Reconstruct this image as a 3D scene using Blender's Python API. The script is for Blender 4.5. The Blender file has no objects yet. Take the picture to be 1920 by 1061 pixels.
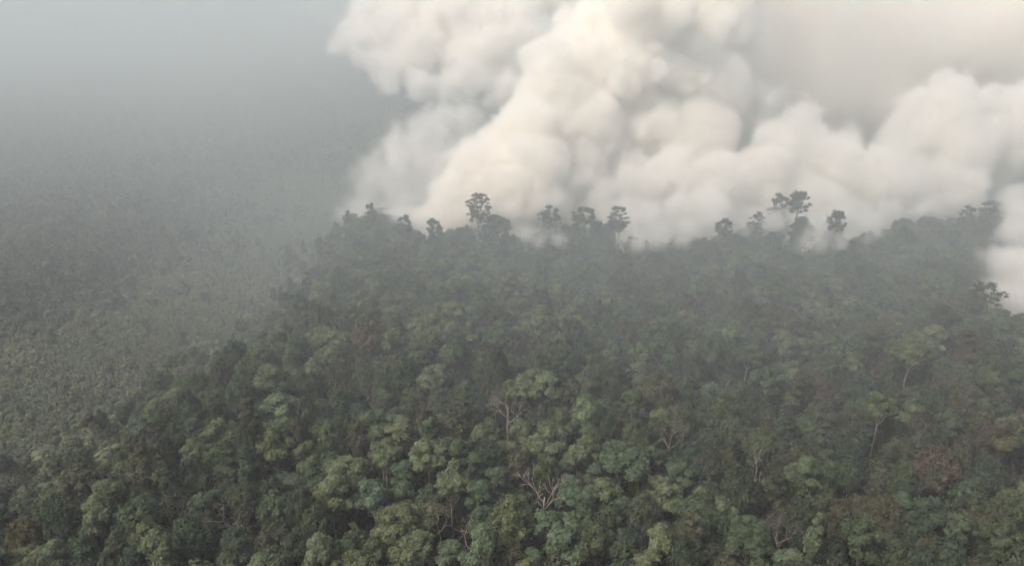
import bpy, math, random
import numpy as np
from mathutils import Vector, Matrix

rng = np.random.default_rng(7)
random.seed(7)
sc = bpy.context.scene
COL = sc.collection

# ------------------------------------------------------------------ camera
FW, FH, F = 1920.0, 1061.0, 1371.0
CAM_H, PITCH = 110.0, math.radians(21.0)
cam_d = bpy.data.cameras.new('camera')
cam = bpy.data.objects.new('camera', cam_d)
COL.objects.link(cam)
cam_d.sensor_fit = 'HORIZONTAL'
cam_d.angle = 2 * math.atan(FW / 2 / F)
cam_d.clip_start = 1.0
cam_d.clip_end = 20000.0
cam.location = (0, 0, CAM_H)
cam.rotation_euler = (math.pi / 2 - PITCH, 0, 0)
sc.camera = cam

# ------------------------------------------------------------------ world, sun, exposure
SUN_EL, SUN_AZ = math.radians(52), math.radians(238)   # azimuth clockwise from +Y
w = bpy.data.worlds.new('World')
sc.world = w
w.use_nodes = True
nt = w.node_tree
nt.nodes.clear()
wo = nt.nodes.new('ShaderNodeOutputWorld')
bg = nt.nodes.new('ShaderNodeBackground')
sky = nt.nodes.new('ShaderNodeTexSky')
sky.sky_type = 'NISHITA'
sky.sun_disc = False
sky.sun_elevation = SUN_EL
sky.sun_rotation = SUN_AZ
sky.air_density = 1.0
sky.dust_density = 6.5
sky.ozone_density = 1.0
bg.inputs['Strength'].default_value = 0.09
nt.links.new(sky.outputs[0], bg.inputs['Color'])
nt.links.new(bg.outputs[0], wo.inputs['Surface'])

sun_d = bpy.data.lights.new('sun', 'SUN')
sun_d.energy = 1.5
sun_d.angle = math.radians(14)
sun_d.color = (1.0, 0.89, 0.77)
sun = bpy.data.objects.new('sun', sun_d)
COL.objects.link(sun)
sdir = Vector((math.sin(SUN_AZ) * math.cos(SUN_EL), math.cos(SUN_AZ) * math.cos(SUN_EL), math.sin(SUN_EL)))
sun.rotation_euler = sdir.to_track_quat('Z', 'Y').to_euler()
sun.location = sdir * 400

sc.view_settings.view_transform = 'Standard'
sc.view_settings.look = 'None'
sc.view_settings.gamma = 1.0
sc.view_settings.use_curve_mapping = False
sc.view_settings.exposure = 1.16

cy = sc.cycles
cy.max_bounces = 24
cy.diffuse_bounces = 2
cy.glossy_bounces = 1
cy.transmission_bounces = 2
cy.volume_bounces = 24
cy.transparent_max_bounces = 8
cy.volume_step_rate = 1.3
cy.volume_max_steps = 256
cy.use_adaptive_sampling = True
cy.adaptive_threshold = 0.04
cy.use_denoising = True
cy.sample_clamp_indirect = 4.0
cy.caustics_reflective = False
cy.caustics_refractive = False


# ------------------------------------------------------------------ helpers
def at(px, py, z=0.0):
    """World point at height z seen at pixel (px, py) of the 1920x1061 photograph."""
    x, y = (px - FW / 2) / F, -(py - FH / 2) / F
    d = Vector((x, math.cos(PITCH) + y * math.sin(PITCH), -math.sin(PITCH) + y * math.cos(PITCH)))
    t = (z - CAM_H) / d.z
    return Vector((d.x * t, d.y * t, z))


def at_depth(px, py, Y):
    """World point at ground distance Y seen at pixel (px, py)."""
    x, y = (px - FW / 2) / F, -(py - FH / 2) / F
    d = Vector((x, math.cos(PITCH) + y * math.sin(PITCH), -math.sin(PITCH) + y * math.cos(PITCH)))
    t = Y / d.y
    return Vector((d.x * t, Y, CAM_H + d.z * t))


def project(p):
    dx, dy, dz = p[0], p[1], p[2] - CAM_H
    zc = dy * math.cos(PITCH) - dz * math.sin(PITCH)
    yc = dy * math.sin(PITCH) + dz * math.cos(PITCH)
    return FW / 2 + F * dx / zc, FH / 2 - F * yc / zc, zc


def tag(o, label=None, cat=None, group=None, kind=None):
    if label: o['label'] = label
    if cat: o['category'] = cat
    if group: o['group'] = group
    if kind: o['kind'] = kind
    return o


def mesh_from(name, verts, faces, mats, shade=None):
    """verts (n,3); faces (m,k) int array, or a list of such arrays of differing k."""
    me = bpy.data.meshes.new(name)
    if isinstance(faces, np.ndarray):
        faces = [faces]
    faces = [f for f in faces if len(f)]
    verts = np.asarray(verts, dtype=np.float32)
    me.vertices.add(len(verts))
    me.vertices.foreach_set('co', verts.ravel())
    loops = np.concatenate([f.ravel() for f in faces]).astype(np.int32)
    tot = np.concatenate([np.full(len(f), f.shape[1]) for f in faces]).astype(np.int32)
    start = np.concatenate([[0], np.cumsum(tot)[:-1]]).astype(np.int32)
    me.loops.add(len(loops))
    me.loops.foreach_set('vertex_index', loops)
    me.polygons.add(len(tot))
    me.polygons.foreach_set('loop_start', start)
    me.polygons.foreach_set('loop_total', tot)
    me.update(calc_edges=True)
    if shade is not None:
        a = me.attributes.new('leafshade', 'FLOAT', 'FACE')
        a.data.foreach_set('value', np.asarray(shade, dtype=np.float32))
    for m in mats:
        me.materials.append(m)
    return me


def link(name, data, parent=None):
    o = bpy.data.objects.new(name, data)
    COL.objects.link(o)
    if parent:
        o.parent = parent
    return o


# ------------------------------------------------------------------ materials
def new_mat(name):
    m = bpy.data.materials.new(name)
    m.use_nodes = True
    m.node_tree.nodes.clear()
    return m, m.node_tree.nodes, m.node_tree.links


def foliage_material(name, trans=0.25, nscale=0.35):
    m, n, l = new_mat(name)
    out = n.new('ShaderNodeOutputMaterial')
    att = n.new('ShaderNodeAttribute'); att.attribute_type = 'INSTANCER'; att.attribute_name = 'tint'
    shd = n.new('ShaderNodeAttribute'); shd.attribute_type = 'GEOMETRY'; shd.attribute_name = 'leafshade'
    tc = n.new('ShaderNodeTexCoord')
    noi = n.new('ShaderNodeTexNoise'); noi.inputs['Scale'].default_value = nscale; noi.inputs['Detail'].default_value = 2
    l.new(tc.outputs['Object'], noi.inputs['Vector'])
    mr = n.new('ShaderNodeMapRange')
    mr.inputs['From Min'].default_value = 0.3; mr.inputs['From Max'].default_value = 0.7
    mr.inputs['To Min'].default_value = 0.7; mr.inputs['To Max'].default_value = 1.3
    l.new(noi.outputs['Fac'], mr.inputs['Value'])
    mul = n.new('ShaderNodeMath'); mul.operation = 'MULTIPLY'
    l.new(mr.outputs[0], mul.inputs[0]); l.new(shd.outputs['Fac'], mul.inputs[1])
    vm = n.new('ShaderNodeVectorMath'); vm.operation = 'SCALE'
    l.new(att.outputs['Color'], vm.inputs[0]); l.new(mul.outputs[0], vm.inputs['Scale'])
    d = n.new('ShaderNodeBsdfDiffuse'); t = n.new('ShaderNodeBsdfTranslucent')
    l.new(vm.outputs[0], d.inputs['Color']); l.new(vm.outputs[0], t.inputs['Color'])
    mx = n.new('ShaderNodeMixShader'); mx.inputs[0].default_value = trans
    l.new(d.outputs[0], mx.inputs[1]); l.new(t.outputs[0], mx.inputs[2])
    l.new(mx.outputs[0], out.inputs['Surface'])
    return m


def bark_material(name, col, col2):
    m, n, l = new_mat(name)
    out = n.new('ShaderNodeOutputMaterial')
    tc = n.new('ShaderNodeTexCoord')
    noi = n.new('ShaderNodeTexNoise'); noi.inputs['Scale'].default_value = 1.3; noi.inputs['Detail'].default_value = 4
    l.new(tc.outputs['Object'], noi.inputs['Vector'])
    cr = n.new('ShaderNodeValToRGB')
    cr.color_ramp.elements[0].position = 0.35; cr.color_ramp.elements[0].color = (*col2, 1)
    cr.color_ramp.elements[1].position = 0.65; cr.color_ramp.elements[1].color = (*col, 1)
    l.new(noi.outputs['Fac'], cr.inputs[0])
    d = n.new('ShaderNodeBsdfDiffuse')
    l.new(cr.outputs[0], d.inputs['Color']); l.new(d.outputs[0], out.inputs['Surface'])
    return m


def ground_material():
    m, n, l = new_mat('peat_and_fern_ground')
    out = n.new('ShaderNodeOutputMaterial')
    tc = n.new('ShaderNodeTexCoord')
    def noise(scale, det):
        x = n.new('ShaderNodeTexNoise'); x.inputs['Scale'].default_value = scale; x.inputs['Detail'].default_value = det
        l.new(tc.outputs['Object'], x.inputs['Vector']); return x
    n1, n2 = noise(0.012, 4), noise(0.45, 5)
    c1 = n.new('ShaderNodeValToRGB')
    c1.color_ramp.elements[0].position = 0.38; c1.color_ramp.elements[0].color = (0.040, 0.045, 0.028, 1)
    c1.color_ramp.elements[1].position = 0.66; c1.color_ramp.elements[1].color = (0.060, 0.066, 0.034, 1)
    l.new(n1.outputs['Fac'], c1.inputs[0])
    mr = n.new('ShaderNodeMapRange')
    mr.inputs['From Min'].default_value = 0.35; mr.inputs['From Max'].default_value = 0.65
    mr.inputs['To Min'].default_value = 0.7; mr.inputs['To Max'].default_value = 1.2
    l.new(n2.outputs['Fac'], mr.inputs['Value'])
    vm = n.new('ShaderNodeVectorMath'); vm.operation = 'SCALE'
    l.new(c1.outputs[0], vm.inputs[0]); l.new(mr.outputs[0], vm.inputs['Scale'])
    d = n.new('ShaderNodeBsdfDiffuse')
    l.new(vm.outputs[0], d.inputs['Color']); l.new(d.outputs[0], out.inputs['Surface'])
    return m


def volume_material(name, color, density, aniso=0.0):
    m, n, l = new_mat(name)
    out = n.new('ShaderNodeOutputMaterial')
    v = n.new('ShaderNodeVolumePrincipled')
    v.inputs['Color'].default_value = (*color, 1)
    v.inputs['Density'].default_value = density
    v.inputs['Anisotropy'].default_value = aniso
    l.new(v.outputs[0], out.inputs['Volume'])
    return m


LEAF = foliage_material('tree_leaves')
SCRUB_LEAF = foliage_material('scrub_leaves', 0.2, 0.8)
BARK_PALE = bark_material('pale_bark', (0.30, 0.27, 0.23), (0.15, 0.135, 0.11))
BARK_GREY = bark_material('grey_brown_bark', (0.20, 0.17, 0.14), (0.09, 0.08, 0.065))
BARK_DEAD = bark_material('bleached_dead_wood', (0.33, 0.30, 0.26), (0.18, 0.16, 0.14))
GROUND = ground_material()

# ------------------------------------------------------------------ setting: ground and haze
HZ = 0.00026
XH, Y0, Y1 = 3600, -400, 6500
nx, ny = 180, 170
xs, ys = np.linspace(-XH + 60, XH - 60, nx), np.linspace(Y0 + 60, Y1 - 60, ny)
X, Y = np.meshgrid(xs, ys)
Z = 0.5 * np.sin(X * 0.021 + 1.3) * np.cos(Y * 0.017) + 0.4 * np.sin(X * 0.05 + Y * 0.043)
gv = np.stack([X.ravel(), Y.ravel(), Z.ravel()], 1)
ii = (np.arange(ny - 1)[:, None] * nx + np.arange(nx - 1)[None]).ravel()
ground = link('ground', mesh_from('ground', gv, np.stack([ii, ii + 1, ii + 1 + nx, ii + nx], 1), [GROUND]))
tag(ground, 'flat peat ground under the scrub and forest', kind='structure')


def gz(x, y):
    return 0.5 * math.sin(x * 0.021 + 1.3) * math.cos(y * 0.017) + 0.4 * math.sin(x * 0.05 + y * 0.043)


HAZE_TOP = 215.0
bv = np.array([(x, y, z) for x in (-XH, XH) for y in (Y0, Y1) for z in (-2.2, HAZE_TOP)], dtype=float)
bf = np.array([(0, 1, 3, 2), (4, 6, 7, 5), (0, 4, 5, 1), (2, 3, 7, 6), (0, 2, 6, 4), (1, 5, 7, 3)])
haze = link('haze', mesh_from('haze', bv, bf, [volume_material('haze_air', (0.88, 0.91, 0.92), HZ, 0.0)]))
tag(haze, 'pale grey smoky haze filling the air over the land', kind='stuff')


# ------------------------------------------------------------------ tree geometry
def icosphere(sub=1):
    import bmesh
    b = bmesh.new()
    bmesh.ops.create_icosphere(b, subdivisions=sub, radius=1)
    v = np.array([x.co for x in b.verts]); f = np.array([[x.index for x in q.verts] for q in b.faces])
    b.free()
    return v, f


ICO_V, ICO_F = icosphere(2)


def leaf_quads(P, N, size, r):
    """Leaf-clump quads at points P with normals N (unit-ish) and sizes size."""
    n = len(P)
    N = N / (np.linalg.norm(N, axis=1, keepdims=True) + 1e-9)
    a = r.normal(size=(n, 3))
    T = np.cross(N, a); T /= np.linalg.norm(T, axis=1, keepdims=True) + 1e-9
    B = np.cross(N, T)
    s = size[:, None]
    k = r.uniform(0.45, 0.8, n)[:, None]
    V = np.stack([P - T * s, P - B * s * k + N * s * 0.12, P + T * s, P + B * s * k + N * s * 0.12], 1).reshape(-1, 3)
    Fq = np.arange(n * 4).reshape(n, 4)
    return V, Fq


class Crown:
    def __init__(self, seed):
        self.r = np.random.default_rng(seed)
        self.V, self.F4, self.F3, self.s4, self.s3 = [], [], [], [], []
        self.n = 0

    def lobe(self, c, rad, n, size=0.36, flat=0.7, jitter=0.16, tone=1.0, core=0.78, low=-0.35, up=0.35):
        """A rounded clump: leaves over an ellipsoid's upper part round a dim core."""
        r = self.r
        c = np.asarray(c, float)
        rad = np.asarray(rad if np.ndim(rad) else (rad, rad, rad * flat), float)
        d = r.normal(size=(int(n * 1.8) + 8, 3)); d /= np.linalg.norm(d, axis=1, keepdims=True)
        d = d[d[:, 2] > low][:n]
        bump = 1 + 0.13 * np.sin(d[:, 0] * 5 + r.uniform(0, 6)) * np.sin(d[:, 1] * 5 + r.uniform(0, 6)) + 0.09 * np.sin(d[:, 2] * 9 + d[:, 0] * 7 + r.uniform(0, 6))
        k = bump * (1 - np.abs(r.normal(0, jitter, len(d))) + r.uniform(0, jitter * 0.6, len(d)))
        P = c + d * rad * k[:, None]
        N = d / rad * rad.mean() + np.array([0, 0, up]) + r.normal(0, 0.42, d.shape)
        sz = size * r.uniform(0.6, 1.35, len(d))
        V, Fq = leaf_quads(P, N, sz, r)
        self.V.append(V); self.F4.append(Fq + self.n); self.n += len(V)
        self.s4.append(tone * r.uniform(0.72, 1.28, len(d)))
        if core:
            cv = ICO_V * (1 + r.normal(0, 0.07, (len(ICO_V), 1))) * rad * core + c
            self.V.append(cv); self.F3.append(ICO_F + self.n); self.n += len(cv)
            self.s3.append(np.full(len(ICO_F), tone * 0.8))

    def strands(self, P, size, tone=1.0):
        r = self.r
        N = r.normal(size=P.shape) + np.array([0, 0, 0.5])
        V, Fq = leaf_quads(P, N, size * r.uniform(0.6, 1.3, len(P)), r)
        self.V.append(V); self.F4.append(Fq + self.n); self.n += len(V)
        self.s4.append(tone * r.uniform(0.7, 1.3, len(P)))

    def mesh(self, name, mat):
        V = np.concatenate(self.V)
        fs, ss = [np.concatenate(self.F4)], [np.concatenate(self.s4)]
        if self.F3:
            fs.append(np.concatenate(self.F3)); ss.append(np.concatenate(self.s3))
        return mesh_from(name, V, fs, [mat], np.concatenate(ss))


def tube(path, radii, seg=6):
    path = np.asarray(path, float)
    V, Fq = [], []
    for i, p in enumerate(path):
        t = path[min(i + 1, len(path) - 1)] - path[max(i - 1, 0)]
        t /= np.linalg.norm(t) + 1e-9
        a = np.cross(t, (0.3, 0.9, 0.2)); a /= np.linalg.norm(a) + 1e-9
        b = np.cross(t, a)
        for k in range(seg):
            th = 2 * math.pi * k / seg
            V.append(p + (a * math.cos(th) + b * math.sin(th)) * radii[i])
    for i in range(len(path) - 1):
        for k in range(seg):
            Fq.append((i * seg + k, i * seg + (k + 1) % seg, (i + 1) * seg + (k + 1) % seg, (i + 1) * seg + k))
    return np.array(V), np.array(Fq)


class Wood:
    def __init__(self, seed):
        self.r = np.random.default_rng(seed); self.V, self.F, self.n = [], [], 0
        self.tips = []

    def limb(self, a, b, ra, rb, bend=0.08, seg=6, steps=5):
        r = self.r
        a, b = np.asarray(a, float), np.asarray(b, float)
        L = np.linalg.norm(b - a)
        off = r.normal(0, bend * L, (steps + 1, 3)); off[0] = 0; off[-1] = 0
        t = np.linspace(0, 1, steps + 1)[:, None]
        path = a + (b - a) * t + off * np.sin(t * math.pi) * 0.8
        V, Fq = tube(path, ra + (rb - ra) * t[:, 0], seg)
        self.V.append(V); self.F.append(Fq + self.n); self.n += len(V)
        return path

    def fork(self, a, d, L, rad, depth, spread=0.6, up=0.25, twig=0.015):
        r = self.r
        d = np.asarray(d, float); d /= np.linalg.norm(d)
        b = np.asarray(a) + d * L
        p = self.limb(a, b, rad, rad * 0.6, 0.055, 6 if rad > 0.08 else 4, 4)
        if depth == 0:
            self.tips.append(b); return
        for k in range(int(r.integers(2, 4))):
            nd = d + r.normal(0, spread, 3) + np.array([0, 0, up])
            s = p[-1] if k < 2 else p[int(r.integers(2, len(p)))]
            self.fork(s, nd, L * r.uniform(0.55, 0.85), max(rad * 0.6, twig), depth - 1, spread, up, twig)

    def mesh(self, name, mat):
        return mesh_from(name, np.concatenate(self.V), np.concatenate(self.F), [mat])


def dome_points(r, n, R, H, mind):
    """n lobe centres spread over a dome of radius R, height H (z from 0 to H)."""
    pts = []
    tries = 0
    while len(pts) < n and tries < 4000:
        tries += 1
        q = math.sqrt(r.uniform(0, 1)) * R
        th = r.uniform(0, 2 * math.pi)
        z = H * math.sqrt(max(0, 1 - (q / R) ** 2)) * r.uniform(0.82, 1.05)
        p = np.array([q * math.cos(th), q * math.sin(th), z])
        if all(np.linalg.norm(p - x) > mind for x in pts):
            pts.append(p)
    return pts


# every builder returns (crown mesh, trunk mesh, height, crown radius)
def kind_clump(seed, R=4.6, H=22, n=13, lob=(1.3, 2.0), leaves=260, vis=6.5):
    """Rounded crown of separate cauliflower clumps."""
    r = np.random.default_rng(seed); c, wd = Crown(seed), Wood(seed)
    zb = H - vis
    top = np.array([r.normal(0, .4), r.normal(0, .4), zb - 1])
    wd.limb((0, 0, -1.2), top, 0.30, 0.17, 0.03)
    for p in dome_points(r, n, R - 0.9, vis - 1.2, lob[0] * 1.15):
        rad = r.uniform(*lob)
        q = p + np.array([0, 0, zb])
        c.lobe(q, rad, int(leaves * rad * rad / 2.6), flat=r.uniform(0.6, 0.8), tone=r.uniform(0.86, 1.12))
        wd.limb(top - (0, 0, r.uniform(0, 2.5)), q - (0, 0, rad * 0.3), 0.10, 0.04, 0.06, 4, 3)
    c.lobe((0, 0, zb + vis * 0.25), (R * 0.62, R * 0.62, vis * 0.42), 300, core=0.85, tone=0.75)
    return c.mesh('crown', LEAF), wd.mesh('trunk', BARK_GREY), H, R


def kind_dome(seed, R=5.2, H=21, leaves=3000, n=22, vis=7.5):
    """Broad dense dome with a fine bumpy surface."""
    r = np.random.default_rng(seed); c, wd = Crown(seed), Wood(seed)
    zb = H - vis
    wd.limb((0, 0, -1.2), (0, 0, zb + 1), 0.34, 0.18, 0.03)
    c.lobe((0, 0, zb + vis * 0.15), (R * 0.84, R * 0.84, vis * 0.7), int(leaves * .3), jitter=0.2, core=0.82, low=-0.5, size=0.34)
    for p in dome_points(r, n, R * 0.86, vis * 0.82, 1.3):
        rad = r.uniform(0.8, 1.6)
        c.lobe(p + np.array([0, 0, zb]), rad, int(leaves * .7 / n), size=0.30, flat=0.85, jitter=0.25, core=0.6, tone=r.uniform(0.82, 1.15))
    for k in range(5):
        a = r.uniform(0, 6.28)
        wd.limb((0, 0, zb - r.uniform(0, 2)), (R * .6 * math.cos(a), R * .6 * math.sin(a), zb + vis * .4), 0.10, 0.04, 0.06, 4, 3)
    return c.mesh('crown', LEAF), wd.mesh('trunk', BARK_GREY), H, R


def kind_umbrella(seed, R=4.6, H=25, n=9, leaves=300):
    """Flat-topped crown held on a long pale bare trunk."""
    r = np.random.default_rng(seed); c, wd = Crown(seed), Wood(seed)
    fork = np.array([r.normal(0, .7), r.normal(0, .7), H - 6.5])
    wd.limb((0, 0, -1.2), fork, 0.32, 0.20, 0.03)
    for p in dome_points(r, n + 4, R - 0.8, 3.4, 1.35):
        rad = r.uniform(1.1, 1.8)
        q = p + np.array([fork[0], fork[1], H - 3.9])
        c.lobe(q, rad, int(leaves * rad * rad / 2.4), flat=0.62, tone=r.uniform(0.85, 1.15), low=-0.35)
        wd.limb(fork - (0, 0, r.uniform(0, 1.5)), q - (0, 0, .4), 0.12, 0.04, 0.07, 4, 4)
    return c.mesh('crown', LEAF), wd.mesh('trunk', BARK_PALE), H, R


def kind_column(seed, R=2.9, H=22, vis=11, leaves=2300):
    """Narrow tall crown in ragged tiers."""
    r = np.random.default_rng(seed); c, wd = Crown(seed), Wood(seed)
    wd.limb((0, 0, -1.2), (0, 0, H - 1.5), 0.26, 0.06, 0.02)
    n = 17
    for k in range(n):
        t = k / (n - 1)
        rr = R * (1 - 0.75 * t ** 2) * r.uniform(0.35, 1.0)
        a = k * 2.4 + r.uniform(-.6, .6)
        q = np.array([rr * math.cos(a) * .8 + .35 * math.sin(t * 5 + seed), rr * math.sin(a) * .8, H - vis + vis * min(.95, t * 0.94 + r.uniform(-.05, .05))])
        rad = r.uniform(0.8, 1.7) * (1 - 0.35 * t)
        c.lobe(q, rad, int(leaves / n), size=0.32, flat=0.75, tone=r.uniform(0.82, 1.15))
        wd.limb((0, 0, q[2] - .6), q, 0.06, 0.03, 0.05, 4, 2)
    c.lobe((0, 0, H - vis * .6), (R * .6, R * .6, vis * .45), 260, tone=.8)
    return c.mesh('crown', LEAF), wd.mesh('trunk', BARK_GREY), H, R


def kind_airy(seed, R=4.4, H=22, vis=8, leaves=1500, bark=None, depth=4, size=0.22, per=7, spread=0.55):
    """Thin see-through crown: fine leaf sprays along forking branches."""
    r = np.random.default_rng(seed); c, wd = Crown(seed), Wood(seed)
    z0 = H - vis
    p = wd.limb((0, 0, -1.2), (r.normal(0, .4), r.normal(0, .4), z0), 0.28, 0.18, 0.03)
    for k in range(4):
        a = k * 1.57 + r.uniform(0, 1)
        wd.fork(p[-1] - (0, 0, r.uniform(0, 2)), (math.cos(a) * .75, math.sin(a) * .75, 1.0), vis * 0.36, 0.13, depth - 1, spread, 0.25)
    tips = np.array(wd.tips)
    ctr = np.array([0, 0, z0 + vis * .45])
    dd = (tips - ctr) / np.array([R, R, vis * .55])
    keep = np.linalg.norm(dd, axis=1) < 1.15
    tips = tips[keep]
    P = np.repeat(tips, per, 0) + r.normal(0, 0.42, (len(tips) * per, 3)) * np.array([1, 1, .7])
    c.strands(P, size)
    return c.mesh('crown', LEAF), wd.mesh('trunk', bark or BARK_GREY), H, R


def kind_bare(seed, R=4.0, H=21, vis=8.5, bark=None):
    """Dead tree: bleached branches, a few dry sprays."""
    r = np.random.default_rng(seed); wd = Wood(seed)
    z0 = H - vis
    p = wd.limb((0, 0, -1.2), (r.normal(0, .5), r.normal(0, .5), z0), 0.24, 0.16, 0.03)
    for k in range(4):
        a = k * 1.57 + r.uniform(0, 1.2)
        wd.fork(p[-1] - (0, 0, r.uniform(0, 2.5)), (math.cos(a) * .8, math.sin(a) * .8, .9), vis * 0.32, 0.10, 4, 0.55, 0.22, 0.022)
    return None, wd.mesh('trunk', bark or BARK_DEAD), H, R


def kind_emergent(seed, R=4.8, H=34, vis=14, n=34, core=0, lob=(.55, 1.15)):
    """Tall survivor: forking limbs, each ending in a small separate clump, sky between them."""
    r = np.random.default_rng(seed); c, wd = Crown(seed), Wood(seed)
    zf = H - vis
    p = wd.limb((0, 0, -1.2), (r.normal(0, .4), r.normal(0, .4), zf), 0.42, 0.28, 0.02, 7)
    limbs = []
    for k in range(4):
        a = k * 1.57 + r.uniform(0, .8)
        q = np.array([math.cos(a) * R * .42, math.sin(a) * R * .42, zf + vis * r.uniform(.5, .75)])
        limbs.append(wd.limb(p[-1] - (0, 0, r.uniform(0, 1.5)), q, 0.17, 0.09, 0.06, 5, 6))
    for k in range(n):
        th, z = r.uniform(0, 6.28), r.uniform(0.18, 1.0)
        prof = math.sqrt(max(0.02, 1 - ((z - .55) / .47) ** 2))
        q_ = R * prof * math.sqrt(r.uniform(0.08, 1.0))
        q = np.array([q_ * math.cos(th), q_ * math.sin(th), zf + vis * z * .97])
        lb = min(limbs, key=lambda l: np.linalg.norm(l[-1] - q))
        s = lb[int(r.integers(2, len(lb)))]
        wd.limb(s, q - (0, 0, .3), 0.06, 0.025, 0.07, 4, 3)
        c.lobe(q, r.uniform(*lob), 50, size=0.25, flat=.75, core=core, tone=r.uniform(.85, 1.1), low=-.6, jitter=.35)
    return c.mesh('crown', LEAF), wd.mesh('trunk', BARK_GREY), H, R


PROTOS = {
    'emergent': [kind_emergent(71, 4.8, 34, 13, 105, lob=(.42, .8)), kind_emergent(72, 4.4, 30, 9, 44), kind_emergent(73, 3.4, 31, 13, 62, .6, (.5, 1.2)), kind_emergent(74, 4.3, 30, 8.5, 52, .65, (.7, 1.35))],
    'clump': [kind_clump(11), kind_clump(12, 5.0, 23, 16), kind_clump(13, 3.9, 20, 10), kind_clump(14, 4.3, 24, 12, vis=8.5)],
    'dome': [kind_dome(21), kind_dome(22, 4.4, 20), kind_dome(23, 5.8, 22, 3600, 26), kind_dome(24, 4.0, 19, 2400, 16)],
    'umbrella': [kind_umbrella(31), kind_umbrella(32, 4.0, 24, 7), kind_umbrella(33, 5.2, 26, 11)],
    'column': [kind_column(41), kind_column(42, 3.3, 24, 12), kind_column(43, 2.6, 21, 9, 1900)],
    'airy': [kind_airy(51), kind_airy(52, 4.8, 23), kind_airy(53, 3.8, 21, 7)],
    'bare': [kind_bare(61), kind_bare(62, 4.4, 22), kind_bare(63, 3.4, 20)],
}

TONES = {
    'pale green': (0.100, 0.126, 0.074),
    'yellowish green': (0.094, 0.116, 0.066),
    'mid green': (0.066, 0.089, 0.053),
    'bluish green': (0.061, 0.081, 0.052),
    'dark green': (0.046, 0.062, 0.041),
    'olive brown': (0.068, 0.072, 0.049),
    'reddish brown': (0.078, 0.069, 0.055),
    'greyish': (0.084, 0.083, 0.068),
}


def place_tree(kind, idx, x, y, s=1.0, tone='mid green', rot=None, zs=1.0):
    cm, tm, H, R = PROTOS[kind][idx]
    e = bpy.data.objects.new({'clump': 'clumped_tree', 'dome': 'domed_tree', 'umbrella': 'umbrella_tree', 'column': 'columnar_tree',
                              'airy': 'open_crowned_tree', 'bare': 'bare_tree', 'emergent': 'emergent_tree'}[kind], None)
    e.empty_display_size = 1
    COL.objects.link(e)
    e.location = (x, y, gz(x, y))
    e.rotation_euler = (0, 0, rng.uniform(0, 6.28) if rot is None else rot)
    e.scale = (s, s, s * zs)
    t = link('trunk', tm, e)
    if cm is not None:
        c = link('crown', cm, e)
        j = rng.uniform(0.88, 1.12)
        hue = rng.normal(0, 0.05)
        b = TONES[tone]
        c['tint'] = [b[0] * j * (1 + hue), b[1] * j, b[2] * j * (1 - hue)]
    return e, H * s * zs, R * s


# ------------------------------------------------------------------ where the forest stands (photograph pixels of canopy tops)
EDGE_PX = [(-380, 1075), (-120, 960), (60, 905), (190, 850), (255, 765), (290, 700), (400, 655), (470, 610), (500, 560), (560, 520), (600, 465),
           (590, 430), (640, 405)]
FIRE_PX = [(700, 400), (760, 410), (790, 440), (900, 428), (960, 450), (1040, 438), (1110, 425), (1180, 455), (1290, 445), (1420, 425),
           (1500, 465), (1560, 460), (1640, 440), (1720, 410), (1830, 395), (1855, 430), (1835, 540), (1880, 585), (2050, 615), (2250, 640), (2480, 650)]
CAN = 17.5
poly = [at(px, py, CAN).xy for px, py in EDGE_PX + FIRE_PX]
poly += [at(2480, 1150, CAN).xy, at(-380, 1150, CAN).xy]
POLY = np.array([[p.x, p.y] for p in poly])


def inside(P, poly):
    x, y = P[:, 0], P[:, 1]
    res = np.zeros(len(P), bool)
    j = len(poly) - 1
    for i in range(len(poly)):
        xi, yi = poly[i]; xj, yj = poly[j]
        c = ((yi > y) != (yj > y)) & (x < (xj - xi) * (y - yi) / (yj - yi + 1e-12) + xi)
        res ^= c
        j = i
    return res


def poisson(bounds, n_try, rad_fn, ok, seeds=()):
    x0, y0, x1, y1 = bounds
    pts = np.zeros((0, 3))
    C = np.stack([rng.uniform(x0, x1, n_try), rng.uniform(y0, y1, n_try)], 1)
    C = C[ok(C)]
    out = []
    cell = {}
    for q in seeds:
        cell.setdefault((int(q[0] // 12), int(q[1] // 12)), []).append(q)
    for p in C:
        rr = rad_fn(p)
        g = (int(p[0] // 12), int(p[1] // 12))
        good = True
        for dx in (-1, 0, 1):
            for dy in (-1, 0, 1):
                for q in cell.get((g[0] + dx, g[1] + dy), ()):
                    if (q[0] - p[0]) ** 2 + (q[1] - p[1]) ** 2 < ((q[2] + rr) / 2) ** 2:
                        good = False; break
                if not good: break
            if not good: break
        if good:
            cell.setdefault(g, []).append((p[0], p[1], rr)); out.append((p[0], p[1], rr))
    return np.array(out)


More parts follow.
